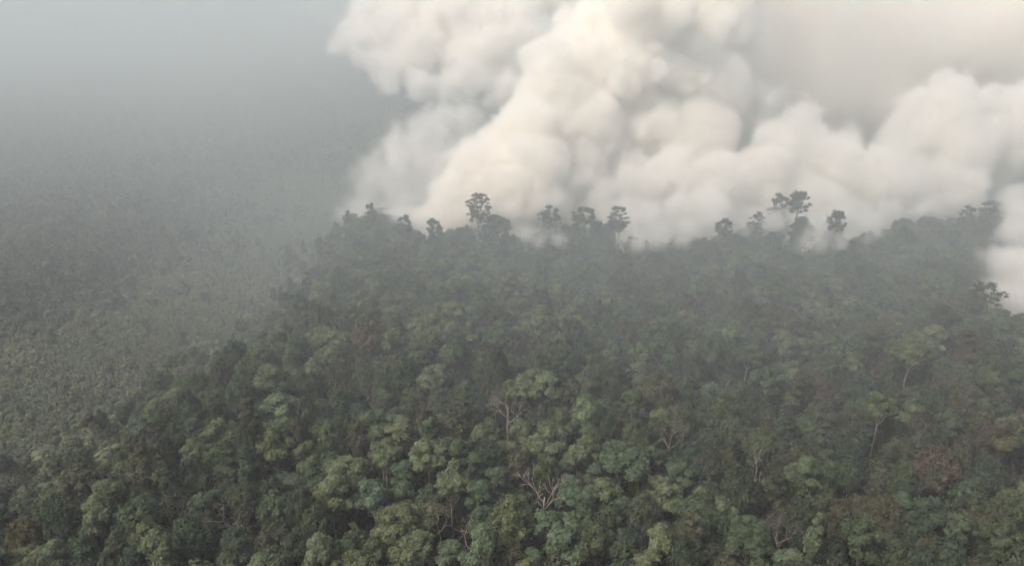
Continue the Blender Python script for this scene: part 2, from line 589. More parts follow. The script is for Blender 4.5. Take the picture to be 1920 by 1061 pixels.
# trees one can point out: (px, py of the top, crown width in px, kind, prototype, tone, height in m, short name for labels, label)
SPECIAL = [
    (897, 363, 56, 'emergent', 0, 'olive brown', 37, 'tall lacy emergent', 'tallest emergent tree with lacy round crown standing alone against cream smoke'),
    (1030, 388, 50, 'emergent', 1, 'olive brown', 33, 'thin pale trunked emergent', 'thin emergent tree on a bare straight trunk with smoke behind its stem'),
    (1097, 393, 50, 'emergent', 3, 'mid green', 31, 'flat topped emergent', 'flat topped emergent tree with tiered clumps between two smoke gaps'),
    (1160, 390, 44, 'emergent', 2, 'dark green', 31, 'dark pointed ridge tree', 'dark pointed tree on the ridge half wrapped in thin smoke'),
    (1360, 411, 40, 'emergent', 3, 'dark green', 29, 'dark ridge tree', 'dark round headed tree on the ridge with smoke on both sides'),
    (1422, 398, 38, 'emergent', 2, 'dark green', 29, None, 'dark domed ridge tree leaning against the taller twin crowned trees'),
    (1462, 364, 40, 'emergent', 2, 'dark green', 36, None, 'tall dark tree with small tiered crown beside the smoky mushroom shaped tree'),
    (1500, 360, 48, 'emergent', 3, 'dark green', 37, 'smoky mushroom shaped tree', 'mushroom shaped dark tree rising out of the smoke bank highest on the ridge'),
    (1505, 405, 52, 'clump', 3, 'dark green', 29, None, 'broad dark tree with smoke round its foot under the mushroom shaped crown'),
    (1572, 396, 38, 'emergent', 3, 'dark green', 34, None, 'faint domed tree veiled by the smoke bank'),
    (1867, 376, 54, 'emergent', 2, 'dark green', 32, 'spired tree', 'ragged spire shaped tree beside the small smoke column'),
    (1820, 386, 34, 'emergent', 2, 'olive brown', 30, None, 'open crowned ridge tree next to the ragged spire shaped tree'),
    (1856, 532, 66, 'emergent', 1, 'dark green', 28, 'dark tree in front of the smoke column', 'dark tiered tree standing in front of the small smoke column'),
    (693, 381, 24, 'emergent', 2, 'dark green', 30, 'slim spire tree', 'slim spire shaped tree on the forest corner before the thin smoke veil'),
    (650, 396, 22, 'column', 0, 'dark green', 26, None, 'small pointed tree at the outermost forest corner beside the scrub'),
    (757, 404, 34, 'emergent', 2, 'dark green', 27, None, 'little open crowned tree at the foot of the cream smoke plume'),
    (812, 411, 34, 'emergent', 3, 'mid green', 27, None, 'small rounded tree silhouetted on the brightest smoke below the lacy emergent'),
    (932, 401, 52, 'clump', 1, 'mid green', 28, None, 'domed ridge tree just beside the lacy emergent tree'),
    (1600, 449, 46, 'column', 1, 'dark green', 26, 'conical ridge tree', 'dark conical tree on the ridge before the brightest low smoke'),
    (1700, 425, 44, 'dome', 0, 'dark green', 26, None, 'dark domed tree on the ridge above the slope of brown crowns'),
    (945, 712, 82, 'bare', 1, 'greyish', 26, 'forked bare tree', 'bare bleached tree with a bushy head of pale forked twigs'),
    (1022, 848, 84, 'bare', 0, 'greyish', 27, 'tall dead pale tree', 'tall dead tree with pale branches rising above the lower forest canopy'),
    (1410, 852, 40, 'bare', 2, 'greyish', 22, 'broken pale pole', 'slender pale dead tree standing like a broken pole among green crowns'),
    (470, 655, 90, 'bare', 0, 'greyish', 17, 'bleached tree at the scrub edge', 'bleached leaning dead tree where the forest meets the scrub'),
    (800, 705, 70, 'airy', 0, 'greyish', 25, 'wispy grey tree', 'wispy grey crowned tree with fine bare twigs showing through'),
    (432, 925, 90, 'airy', 2, 'greyish', 22, 'dry pinkish grey tree', 'dry pinkish grey tree between green domes low in the forest'),
    (820, 915, 96, 'airy', 1, 'olive brown', 24, 'dry tree with pale limbs', 'dry brown tree with pale crooked limbs beside the pale green clumps'),
    (1765, 838, 100, 'dome', 2, 'reddish brown', 23, 'rust tinted dome', 'broad rust tinted tree in the dark brown part of the forest'),
    (1470, 960, 84, 'airy', 0, 'reddish brown', 22, 'pinkish brown tree', 'thin pinkish brown tree near the lower edge of the forest'),
    (1512, 862, 70, 'clump', 3, 'pale green', 24, 'bright layered tree', 'bright layered green tree standing alone among dark brown crowns'),
    (1535, 965, 44, 'column', 0, 'pale green', 24, 'small bright cone tree', 'small bright cone shaped tree ringed by dark brown crowns'),
    (1655, 738, 62, 'umbrella', 0, 'mid green', 27, 'long stemmed umbrella tree', 'umbrella shaped tree on a long pale stem in the brown forest'),
    (1715, 650, 90, 'umbrella', 2, 'pale green', 27, 'broad umbrella tree', 'broad pale umbrella crowned tree with leaning pale stem'),
    (1780, 685, 62, 'airy', 0, 'greyish', 25, 'rounded grey tree', 'rounded grey tree with fine pale branches beyond the rust tinted dome'),
    (1145, 930, 66, 'dome', 1, 'bluish green', 23, 'blue green dome', 'neat blue green domed tree over a dark gap'),
    (960, 925, 92, 'dome', 0, 'yellowish green', 24, 'yellow green dome', 'rounded yellow green tree in the brightest cluster of clumps'),
    (905, 985, 74, 'clump', 0, 'pale green', 23, 'bright clump', 'bright pale green clump tree at the middle of the brightest cluster'),
    (690, 895, 70, 'clump', 2, 'pale green', 22, 'knobbly pale clump', 'knobbly pale green tree beside a deep dark gap'),
    (350, 975, 96, 'dome', 2, 'mid green', 22, 'smooth green dome', 'smooth green domed tree standing clear in the lower forest corner'),
    (610, 612, 80, 'clump', 1, 'pale green', 23, 'pale clump by the scrub', 'pale cauliflower shaped tree near the scrub edge'),
    (695, 600, 90, 'dome', 2, 'reddish brown', 25, 'brown dome', 'broad brown domed tree in the middle of the upper forest'),
    (520, 740, 84, 'clump', 0, 'pale green', 23, 'pale edge clump', 'pale green clumped tree leading the row along the scrub edge'),
    (400, 790, 70, 'clump', 2, 'pale green', 20, 'cluster by the scrub', 'rounded pale tree where bright crowns step down to the scrub'),
    (1240, 700, 84, 'dome', 0, 'olive brown', 25, 'olive dome', 'olive brown domed tree near the centre of the forest'),
    (1010, 690, 90, 'clump', 1, 'pale green', 25, 'large pale clump', 'large pale green clumped tree just past the forked bare tree'),
    (1170, 830, 96, 'clump', 1, 'yellowish green', 25, 'yellow green clump', 'yellow green clumped tree between the tall dead tree and bright layered tree'),
    (1260, 770, 90, 'airy', 1, 'greyish', 25, 'fine grey crown', 'grey fine twigged tree in the middle of the brown forest'),
    (700, 760, 60, 'clump', 2, 'pale green', 24, None, 'pale green clumped tree beside the wispy grey tree'),
    (250, 940, 110, 'dome', 0, 'mid green', 22, None, 'large rounded tree in the lowest forest corner beside the scrub'),
]
special_seeds = []
for q in SPECIAL:
    p = at(q[0], q[1], q[6] - 0.3)
    special_seeds.append((p.x, p.y, 2.6 if q[1] < 470 else 8.0 if q[3] == 'bare' else 5.0))

bx = (POLY[:, 0].min(), POLY[:, 1].min(), POLY[:, 0].max(), POLY[:, 1].max())
spots = poisson(bx, 42000, lambda p: (3.3 + 3.3 * rng.beta(1.4, 1.9)) * (1 + .38 * min(1, max(0, (p[1] - 150) / 120))), lambda C: inside(C, POLY), special_seeds)


def patch(x, y, k):
    return (math.sin(x * 0.045 + k * 1.7 + 1.1 * math.sin(y * 0.031 + k)) + math.sin(y * 0.052 + k * 2.9 + math.sin(x * 0.037 - k)))


def choose(x, y, px, py):
    """Kind and tone of the tree at a spot: pale clumps gather in patches, brown and dark trees towards one side."""
    a, b = patch(x, y, 1), patch(x, y, 2.3)
    east = min(1, max(0, (px - 900) / 900))
    u = rng.uniform()
    a += min(1.0, max(0, (y - 180) / 100)) - .25 * east
    if a > 0.25:
        kind = 'clump' if u < .66 else 'umbrella' if u < .70 else 'dome' if u < .96 else 'column'
    elif a > -0.7:
        kind = 'dome' if u < .52 else 'clump' if u < .86 else 'column' if u < .92 else 'airy' if u < .96 else 'umbrella'
    else:
        kind = 'dome' if u < .70 else 'airy' if u < .75 else 'column' if u < .83 else 'umbrella' if u < .86 else 'clump'
    if rng.uniform() < 0.004:
        kind = 'bare'
    v = rng.uniform() + 0.22 * east
    if kind in ('clump', 'umbrella'):
        tone = 'pale green' if v < .42 else 'yellowish green' if v < .50 else 'mid green' if v < .84 else 'bluish green' if v < 1.0 else 'olive brown'
    elif kind == 'airy':
        tone = 'olive brown' if v < .5 else 'greyish' if v < .66 else 'mid green' if v < 1.0 else 'reddish brown'
    else:
        tone = 'mid green' if v < .36 else 'dark green' if v < .66 else 'bluish green' if v < .76 else 'olive brown' if v < 1.1 else 'reddish brown'
    return kind, tone


trees = []
for q in SPECIAL:
    if q[1] > 460 or q[0] < 720 or q[3] == 'emergent' and q[6] > 36:
        continue
    for k in range(3):
        ox, oy = rng.uniform(-30, 30), rng.uniform(16, 46)
        hh = rng.uniform(19, 25)
        p = at(q[0] + ox, q[1] + oy, hh)
        kd = ['dome', 'clump', 'dome', 'clump', 'dome', 'airy'][int(rng.integers(6))]
        ix = int(rng.integers(3))
        trees.append(dict(x=p.x, y=p.y + 1.5, px=q[0] + ox, py=q[1] + oy, z=300, kind=kd, tone='dark green' if k < 2 else 'mid green', idx=ix, R=rng.uniform(2.3, 3.6), h=hh,
                          special=False, ridge=True, short=None, label=None))
RX, RY = [q[0] for q in FIRE_PX[:15]], [q[1] for q in FIRE_PX[:15]]
for k in range(95):                                    # ragged line of smaller trees along the burning edge
    px = rng.uniform(690, 1850)
    py = float(np.interp(px, RX, RY)) + rng.uniform(-16, 24)
    hh = rng.uniform(19, 24)
    p = at(px, py, hh)
    kd = ['airy', 'clump', 'clump', 'dome', 'dome', 'emergent'][int(rng.integers(6))]
    trees.append(dict(x=p.x, y=p.y, px=px, py=py, z=300, kind=kd, tone='mid green' if rng.uniform() < .6 else 'dark green', idx=int(rng.integers(3)), R=rng.uniform(2.0, 3.8), h=hh,
                      special=False, ridge=True, short=None, label=None))
for q, (x, y, d) in zip(SPECIAL, special_seeds):
    px, py, zc = project((x, y, q[6]))
    trees.append(dict(x=x, y=y, px=px, py=py, z=zc, kind=q[3], tone=q[5], idx=q[4], R=q[2] * zc / F / 2 * (.92 if q[1] > 470 else .88), h=q[6], special=True, short=q[7], label=q[8]))
for x, y, d in spots:
    px, py, zc = project((x, y, 19))
    if not (-350 < px < 2450 and py < 1160):
        continue
    kind, tone = choose(x, y, px, py)
    idx = int(rng.integers(len(PROTOS[kind])))
    _, _, H0, R0 = PROTOS[kind][idx]
    s = min(max((d * 0.64 + 0.4) / R0, 0.42), 1.35)
    h_ = min(max(rng.normal(19.5, 2.3) + (d - 4.5) * .9, 14), 26)
    trees.append(dict(x=x, y=y, px=px, py=py, z=zc, kind=kind, tone=tone, idx=idx, R=R0 * s, h=h_, special=False, short=None, label=None))
EDGE = np.array([at(px, py, 15).xy for px, py in EDGE_PX])


RIDGE = np.array([at(px, py, 19).xy for px, py in FIRE_PX])


def ridge_dist(x, y):
    return edge_dist(x, y, RIDGE)


def edge_dist(x, y, line=None):
    line = EDGE if line is None else line
    p = np.array((x, y)); a, b = line[:-1], line[1:]
    t = np.clip(((p - a) * (b - a)).sum(1) / ((b - a) ** 2).sum(1), 0, 1)[:, None]
    return float(np.linalg.norm(a + (b - a) * t - p, axis=1).min())


for k in range(95):                                    # the forest thins out into the scrub
    j = int(rng.integers(len(EDGE) - 2)); q = EDGE[j] + (EDGE[j + 1] - EDGE[j]) * rng.uniform()
    dn_ = EDGE[j + 1] - EDGE[j]; nv = np.array((-dn_[1], dn_[0])) / np.linalg.norm(dn_)
    q = q + nv * abs(rng.normal(0, 11))
    hh = rng.uniform(6, 13)
    px, py, zc = project((q[0], q[1], hh))
    kd = ['dome', 'clump', 'column', 'dome', 'airy'][int(rng.integers(5))]
    trees.append(dict(x=q[0], y=q[1], px=px, py=py, z=zc, kind=kd, tone=['mid green', 'dark green', 'olive brown', 'bluish green'][int(rng.integers(4))], idx=int(rng.integers(3)),
                      R=rng.uniform(1.3, 2.5), h=hh, special=False, ridge=True, short=None, label=None))
for t in trees:
    if not t['special'] and not t.get('ridge'):
        k = min(1, edge_dist(t['x'], t['y']) / 16)
        t['h'] *= .6 + .4 * k; t['R'] *= .78 + .22 * k
        k = min(1, ridge_dist(t['x'], t['y']) / 26)
        t['h'] = t['h'] * k + (1 - k) * min(t['h'], 19.0 + 2.0 * math.sin(t['x'] * .21) + rng.normal(0, 1.6))
trees.sort(key=lambda t: t['z'])
for t in trees:
    t['px'], t['py'], _ = project((t['x'], t['y'], t['h'] - 2))
    t['seen'] = -25 < t['px'] < 1945 and -10 < t['py'] < 1075
n_left = 300 - sum(t['special'] for t in trees)
for t in trees:
    t['single'] = t['special']
    if not t['special'] and t['seen'] and n_left > 0:
        t['single'] = True; n_left -= 1
print('trees', len(trees), 'seen', sum(t['seen'] for t in trees), 'single', sum(t['single'] for t in trees))

# ------------------------------------------------------------------ labels: look first, then the tree one can find beside it
FORM = {'clump': 'clumped tree', 'dome': 'domed tree', 'umbrella': 'umbrella tree', 'column': 'columnar tree', 'airy': 'open crowned tree', 'bare': 'bare tree',
        'emergent': 'emergent tree'}
ORD = ['', 'second ', 'third ', 'fourth ', 'fifth ', 'sixth ', 'seventh ', 'eighth ', 'ninth ', 'tenth ', 'eleventh ', 'twelfth ']
marks = [t for t in trees if t['short']]


def look(t):
    size = 'small ' if t['R'] < 2.7 else 'large ' if t['R'] > 3.6 else 'middling '
    return size + ('' if t['kind'] == 'bare' else t['tone'] + ' ') + FORM[t['kind']]


def sector(t, m):
    dx, dy = t['px'] - m['px'], t['py'] - m['py']
    if abs(dx) > 1.6 * abs(dy):
        return 'to the right of' if dx > 0 else 'to the left of'
    return 'in front of' if dy > 0 else 'behind'


plain = [t for t in trees if not t['special'] and t['seen']]
for t in plain:
    if not t['single']:
        continue
    best = None
    for m in sorted(marks, key=lambda m: math.hypot(t['px'] - m['px'], t['py'] - m['py']))[:4]:
        sc_, d0 = sector(t, m), math.hypot(t['px'] - m['px'], t['py'] - m['py'])
        rank = sum(1 for u in plain if u is not t and look(u) == look(t) and sector(u, m) == sc_ and math.hypot(u['px'] - m['px'], u['py'] - m['py']) < d0)
        if best is None or rank < best[0]:
            best = (rank, sc_, m)
    rank, sc_, m = best
    t['label'] = (ORD[min(rank, 11)] + look(t) + ' ' + sc_ + ' the ' + m['short']).strip()

for t in trees:
    if not t['single']:
        continue
    _, _, H0, R0 = PROTOS[t['kind']][t['idx']]
    s = t['R'] / R0
    e, hh, RR = place_tree(t['kind'], t['idx'], t['x'], t['y'], s, t['tone'], zs=t['h'] / (H0 * s))
    tag(e, t['label'], 'tree', 'trees of the swamp forest')


# ------------------------------------------------------------------ scattered stuff: one object, prototypes kept inside it
def read_mesh(me):
    n = len(me.vertices); co = np.zeros(n * 3, np.float32); me.vertices.foreach_get('co', co)
    lt = np.zeros(len(me.polygons), np.int32); me.polygons.foreach_get('loop_total', lt)
    lv = np.zeros(len(me.loops), np.int32); me.loops.foreach_get('vertex_index', lv)
    st = np.zeros(len(me.polygons), np.int32); me.polygons.foreach_get('loop_start', st)
    sh = np.ones(len(me.polygons), np.float32)
    if 'leafshade' in me.attributes:
        me.attributes['leafshade'].data.foreach_get('value', sh)
    fs = []
    for k in (3, 4):
        w_ = lt == k
        if w_.any():
            fs.append((lv[st[w_][:, None] + np.arange(k)[None]], sh[w_]))
    return co.reshape(-1, 3), fs, me.materials[0]


def scatter(name, label, protos, pts, rots, scales, tints, idxs, kind='stuff'):
    """protos: list of lists of meshes. pts (n,3), rots (n,), scales (n,3), tints (n,3), idxs (n,)."""
    V, F3, F4, S3, S4, M3, M4, pid, mats, n = [], [], [], [], [], [], [], [], [], 0
    for k, ms in enumerate(protos):
        for me in ms:
            co, fs, mat = read_mesh(me)
            if mat not in mats: mats.append(mat)
            mi = mats.index(mat)
            for f, sh in fs:
                (F3 if f.shape[1] == 3 else F4).append(f + n)
                (S3 if f.shape[1] == 3 else S4).append(sh)
                (M3 if f.shape[1] == 3 else M4).append(np.full(len(f), mi))
            V.append(co); pid.append(np.full(len(co), k)); n += len(co)
    nb = n
    V.append(np.asarray(pts, np.float32)); pid.append(np.full(len(pts), -1))
    F, S, M = [], [], []
    for f, s, m in ((F3, S3, M3), (F4, S4, M4)):
        if f: F.append(np.concatenate(f)); S.append(np.concatenate(s)); M.append(np.concatenate(m))
    me = mesh_from(name, np.concatenate(V), F, mats, np.concatenate(S))
    me.polygons.foreach_set('material_index', np.concatenate(M).astype(np.int32))
    nv = len(me.vertices)
    me.attributes.new('pid', 'INT', 'POINT').data.foreach_set('value', np.concatenate(pid).astype(np.int32))
    for nm, arr in (('tint', tints), ('isc', scales), ('irot', np.stack([rots * 0, rots * 0, rots], 1))):
        a = np.zeros((nv, 3), np.float32); a[nb:] = arr
        me.attributes.new(nm, 'FLOAT_VECTOR', 'POINT').data.foreach_set('vector', a.ravel())
    a = np.zeros(nv, np.int32); a[nb:] = idxs
    me.attributes.new('which', 'INT', 'POINT').data.foreach_set('value', a)
    o = link(name, me)
    tag(o, label, kind=kind)
    g = bpy.data.node_groups.new(name, 'GeometryNodeTree')
    g.interface.new_socket('Geometry', in_out='INPUT', socket_type='NodeSocketGeometry')
    g.interface.new_socket('Geometry', in_out='OUTPUT', socket_type='NodeSocketGeometry')
    N, L = g.nodes, g.links
    gi, go = N.new('NodeGroupInput'), N.new('NodeGroupOutput')

    def attr(nm, dt):
        x = N.new('GeometryNodeInputNamedAttribute'); x.data_type = dt; x.inputs['Name'].default_value = nm
        return x.outputs[0]

    def pick(k):
        c = N.new('FunctionNodeCompare'); c.data_type = 'INT'; c.operation = 'EQUAL'
        ia = [s for s in c.inputs if s.type == 'INT']
        L.new(attr('pid', 'INT'), ia[0]); ia[1].default_value = k
        s = N.new('GeometryNodeSeparateGeometry'); s.domain = 'POINT'
        L.new(gi.outputs[0], s.inputs['Geometry']); L.new(c.outputs[0], s.inputs['Selection'])
        return s.outputs['Selection']
    join = N.new('GeometryNodeJoinGeometry')
    for k in reversed(range(len(protos))):
        ti = N.new('GeometryNodeGeometryToInstance')
        L.new(pick(k), ti.inputs[0]); L.new(ti.outputs[0], join.inputs[0])
    iop = N.new('GeometryNodeInstanceOnPoints')
    L.new(pick(-1), iop.inputs['Points']); L.new(join.outputs[0], iop.inputs['Instance'])
    iop.inputs['Pick Instance'].default_value = True
    L.new(attr('which', 'INT'), iop.inputs['Instance Index'])
    er = N.new('FunctionNodeEulerToRotation'); L.new(attr('irot', 'FLOAT_VECTOR'), er.inputs[0])
    L.new(er.outputs[0], iop.inputs['Rotation']); L.new(attr('isc', 'FLOAT_VECTOR'), iop.inputs['Scale'])
    L.new(iop.outputs[0], go.inputs[0])
    md = o.modifiers.new('scatter', 'NODES'); md.node_group = g
    return o


def gz_np(x, y):
    return 0.5 * np.sin(x * 0.021 + 1.3) * np.cos(y * 0.017) + 0.4 * np.sin(x * 0.05 + y * 0.043)


rest = [t for t in trees if not t['single']]
flat, lut = [], {}
for k, lst in PROTOS.items():
    for i, (cm, tm, H0, R0) in enumerate(lst):
        lut[k, i] = len(flat); flat.append([m for m in (cm, tm) if m is not None])
P = np.array([(t['x'], t['y'], gz(t['x'], t['y'])) for t in rest])
S = np.array([(t['R'] / PROTOS[t['kind']][t['idx']][3],) * 2 + (t['h'] / PROTOS[t['kind']][t['idx']][2],) for t in rest])
T = np.array([TONES[t['tone']] for t in rest]) * rng.uniform(.88, 1.12, (len(rest), 1)) * (1 + rng.normal(0, .04, (len(rest), 3)))
scatter('forest_canopy', 'dense mixed canopy of the swamp forest running back to the burning ridge', flat, P, rng.uniform(0, 6.28, len(rest)), S, T,
        np.array([lut[t['kind'], t['idx']] for t in rest]))

# low plants of the open scrub and of the forest floor
def tuft(seed, R, H, leaves, lobes, size):
    c = Crown(seed); r = c.r
    for k in range(lobes):
        a, q = r.uniform(0, 6.28), r.uniform(0, R * .6)
        rad = r.uniform(.5, .8) * R
        c.lobe((q * math.cos(a), q * math.sin(a), H * r.uniform(.3, .6)), (rad, rad, H * .5), leaves // lobes, size=size, core=.7, low=-.2, jitter=.3, up=.5)
    return c.mesh('tuft', SCRUB_LEAF)


TUFTS = [tuft(81, .95, 1.1, 70, 2, .26), tuft(82, 1.2, 1.5, 90, 3, .28), tuft(83, .8, 1.7, 60, 2, .24), tuft(84, 1.5, .9, 90, 3, .30), tuft(85, 1.0, 2.2, 90, 3, .26)]
corner = [at(px, py).xy for px, py in [(-420, 1120), (-420, 330), (760, 330), (760, 470), (620, 560), (480, 720), (330, 850), (260, 960), (160, 1120)]]
SPOLY = np.array([[p.x, p.y] for p in corner])
n = 210000
C = np.stack([rng.uniform(SPOLY[:, 0].min(), SPOLY[:, 0].max(), n), SPOLY[:, 1].min() + (SPOLY[:, 1].max() - SPOLY[:, 1].min()) * rng.uniform(0, 1, n) ** 1.5], 1)
C = C[inside(C, SPOLY)]
big = 0.5 + 0.5 * np.sin(C[:, 0] * .11 + 2 * np.sin(C[:, 1] * .06)) * np.sin(C[:, 1] * .09 + 1.5 * np.sin(C[:, 0] * .07))
C = C[rng.uniform(0, 1, len(C)) < 0.55 + 0.45 * big]
n = len(C)
big = 0.5 + 0.5 * np.sin(C[:, 0] * .11 + 2 * np.sin(C[:, 1] * .06)) * np.sin(C[:, 1] * .09 + 1.5 * np.sin(C[:, 0] * .07))
sc1 = rng.uniform(.5, 1.0, n) * (0.8 + .5 * big) * np.where(rng.uniform(0, 1, n) < .03, 1.7, 1.0)
S = np.stack([sc1, sc1, sc1 * rng.uniform(.7, 1.3, n)], 1)
base = np.where((rng.uniform(0, 1, n) < .55)[:, None], (0.060, 0.070, 0.043), np.where((rng.uniform(0, 1, n) < .5)[:, None], (0.074, 0.081, 0.053), (0.046, 0.057, 0.037)))
wide = 0.5 + 0.5 * np.sin(C[:, 0] * .034 + 1.7 * np.sin(C[:, 1] * .021 + 1)) * np.sin(C[:, 1] * .027 + 1.9 * np.sin(C[:, 0] * .019))
T = base * (1.45 + .5 * wide)[:, None] * rng.uniform(.84, 1.16, (n, 1)) * (1 + (.12 * (big - .5))[:, None] * np.array((1, 0, -.5)))
# bushes get taller towards the forest edge
ed = np.full(n, 1e9)
for q0, q1 in zip(EDGE[:-1], EDGE[1:]):
    t_ = np.clip(((C - q0) @ (q1 - q0)) / ((q1 - q0) @ (q1 - q0)), 0, 1)[:, None]
    ed = np.minimum(ed, np.linalg.norm(q0 + t_ * (q1 - q0) - C, axis=1))
grow = 1 + 1.9 * np.clip(1 - ed / 34, 0, 1) ** 1.5 * rng.uniform(0, 1, n) ** 1.5
grow *= np.where(rng.uniform(0, 1, n) < .012, rng.uniform(1.5, 2.6, n), 1)
grow = np.minimum(grow, 2.3)
S *= np.stack([grow, grow, grow ** 1.2], 1)
keep = rng.uniform(0, 1, n) < 1 / grow ** 1.3
C, S, T = C[keep], S[keep], T[keep]
FARP = np.array([[p.x, p.y] for p in (at(px, py) for px, py in [(330, 332), (760, 332), (900, 240), (900, 120), (480, 120), (380, 300)])])
m = 60000
C2 = np.stack([rng.uniform(FARP[:, 0].min(), FARP[:, 0].max(), m), FARP[:, 1].min() + (FARP[:, 1].max() - FARP[:, 1].min()) * rng.uniform(0, 1, m) ** 1.4], 1)
C2 = C2[inside(C2, FARP)]
m = len(C2)
s2 = rng.uniform(1.2, 2.4, m) * (1 + (rng.uniform(0, 1, m) < .06))
C, S = np.concatenate([C, C2]), np.concatenate([S, np.stack([s2, s2, s2 * rng.uniform(.7, 1.3, m)], 1)])
T = np.concatenate([T, np.array((0.068, 0.078, 0.050)) * rng.uniform(.6, 1.3, (m, 1))])
n = len(C)
print('tufts', n)
scatter('scrub_cover', 'low fern and shrub cover over the open cleared land', [[m] for m in TUFTS], np.column_stack([C, gz_np(C[:, 0], C[:, 1])]), rng.uniform(0, 6.28, n), S, T,
        rng.integers(0, len(TUFTS), n))

n = 13000
C = np.stack([rng.uniform(POLY[:, 0].min(), POLY[:, 0].max(), n), rng.uniform(POLY[:, 1].min(), POLY[:, 1].max(), n)], 1)
C = C[inside(C, POLY)]
n = len(C)
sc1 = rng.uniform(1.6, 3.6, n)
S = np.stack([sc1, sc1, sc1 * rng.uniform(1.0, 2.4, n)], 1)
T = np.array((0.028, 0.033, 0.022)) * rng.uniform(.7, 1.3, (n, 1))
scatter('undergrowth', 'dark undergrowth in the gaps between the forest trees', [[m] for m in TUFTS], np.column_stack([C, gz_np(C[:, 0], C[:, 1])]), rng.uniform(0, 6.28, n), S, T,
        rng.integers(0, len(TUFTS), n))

# young woods far off across the scrub
WOOD_PX = [(-500, 690), (-150, 600), (60, 560), (190, 500), (300, 440), (390, 395), (400, 330), (520, 250), (600, 190), (900, 150), (900, 75), (-500, 75)]
WPOLY = np.array([[p.x, p.y] for p in (at(px, py, 6) for px, py in WOOD_PX)])
n = 140000
u = rng.uniform(0, 1, n)
Yw = WPOLY[:, 1].min() + (1500 - WPOLY[:, 1].min()) * u ** 1.6
C = np.stack([rng.uniform(-1.1, 0.35, n) * Yw, Yw], 1)
C = C[inside(C + rng.normal(0, 1, C.shape) * (C[:, 1:] * .07), WPOLY)]
C = C[rng.uniform(0, 1, len(C)) < 0.35 + .3 * (np.sin(C[:, 0] * .03) * np.sin(C[:, 1] * .023 + 1) + 1)]
n = len(C)
sc1 = rng.uniform(1.2, 3.2, n)
S = np.stack([sc1, sc1, sc1 * rng.uniform(0.9, 1.5, n)], 1)
T = np.where((rng.uniform(0, 1, n) < .6)[:, None], (0.046, 0.061, 0.046), (0.070, 0.082, 0.056)) * rng.uniform(.65, 1.35, (n, 1))
print('far wood', n)
scatter('young_woods', 'hazy young woods far off beyond the open scrub', [[m] for m in TUFTS], np.column_stack([C, gz_np(C[:, 0], C[:, 1])]), rng.uniform(0, 6.28, n), S, T,
        rng.integers(0, len(TUFTS), n))

# saplings dotted over the scrub, each a thing of its own
SAP_PX = [(340, 622), (430, 418), (362, 385), (270, 598), (150, 512), (215, 556), (382, 548), (120, 722), (58, 872), (184, 802), (412, 690), (492, 470), (556, 445),
          (604, 335), (532, 300), (455, 640), (95, 620), (205, 690), (305, 500), (520, 385), (40, 770), (240, 655), (330, 735), (575, 385), (470, 560), (640, 290),
          (690, 250), (615, 250), (410, 470), (260, 740), (130, 850), (30, 690), (360, 580), (660, 360), (480, 330), (290, 560), (175, 620), (540, 500), (70, 560), (250, 515)]
SAP = []
for k in range(4):
    c_ = Crown(90 + k); wd_ = Wood(90 + k); r_ = c_.r
    Hs, Rs = 5.0, 1.5
    wd_.limb((0, 0, -.6), (r_.normal(0, .1), r_.normal(0, .1), Hs - 1.0), .09, .04, .03, 5, 4)
    for j in range(9):
        t_ = j / 8; a_ = j * 2.4
        q_ = Rs * .6 * (1 - .5 * t_) * r_.uniform(.4, 1)
        c_.lobe((q_ * math.cos(a_), q_ * math.sin(a_), 1.5 + (Hs - 2.1) * t_), r_.uniform(.6, .95), 60, size=.24, core=.6, low=-.5, jitter=.3)
    SAP.append((c_.mesh('crown', LEAF), wd_.mesh('trunk', BARK_GREY), Hs))
SHAPE = ['rounded', 'tapering', 'ragged', 'bushy']
saps = []
for i, (px, py) in enumerate(SAP_PX):
    h_ = rng.uniform(3.8, 7.5) * (.75 if py > 650 else 1.0)
    p = at(px, py, h_)
    k = int(rng.integers(4))
    wide = rng.uniform(.8, 1.5)
    dark = rng.uniform() < .65
    saps.append(dict(px=px, py=py, x=p.x, y=p.y, h=h_, k=k, wide=wide, dark=dark, look=('dark ' if dark else 'pale ') + SHAPE[k] + ' sapling'))
ANCH = [('the bleached tree at the scrub edge', 470, 655), ('the lowest forest corner', 60, 960), ('the outermost forest corner', 640, 400), ('the young woods', 200, 480),
        ('the cluster by the scrub', 400, 790)]
for t in saps:
    best = None
    for nm, ax, ay in ANCH:
        d0 = math.hypot(t['px'] - ax, t['py'] - ay)
        rank = sum(1 for u in saps if u is not t and u['look'] == t['look'] and math.hypot(u['px'] - ax, u['py'] - ay) < d0)
        if best is None or (rank, d0) < best[:2]: best = (rank, d0, nm)
    e = bpy.data.objects.new('sapling', None); COL.objects.link(e)
    e.empty_display_size = .5
    e.location = (t['x'], t['y'], gz(t['x'], t['y'])); e.rotation_euler = (0, 0, rng.uniform(0, 6.28))
    z_ = t['h'] / SAP[t['k']][2]
    e.scale = (t['wide'], t['wide'], z_)
    link('trunk', SAP[t['k']][1], e)
    c_ = link('crown', SAP[t['k']][0], e)
    b_ = np.array((0.044, 0.054, 0.036) if t['dark'] else (0.085, 0.092, 0.060)) * rng.uniform(.9, 1.1)
    c_['tint'] = [float(v) for v in b_]
    tag(e, t['look'] + ' in the scrub, ' + ORD[min(best[0], 11)] + 'nearest to ' + best[2], 'sapling', 'saplings dotted over the scrub')


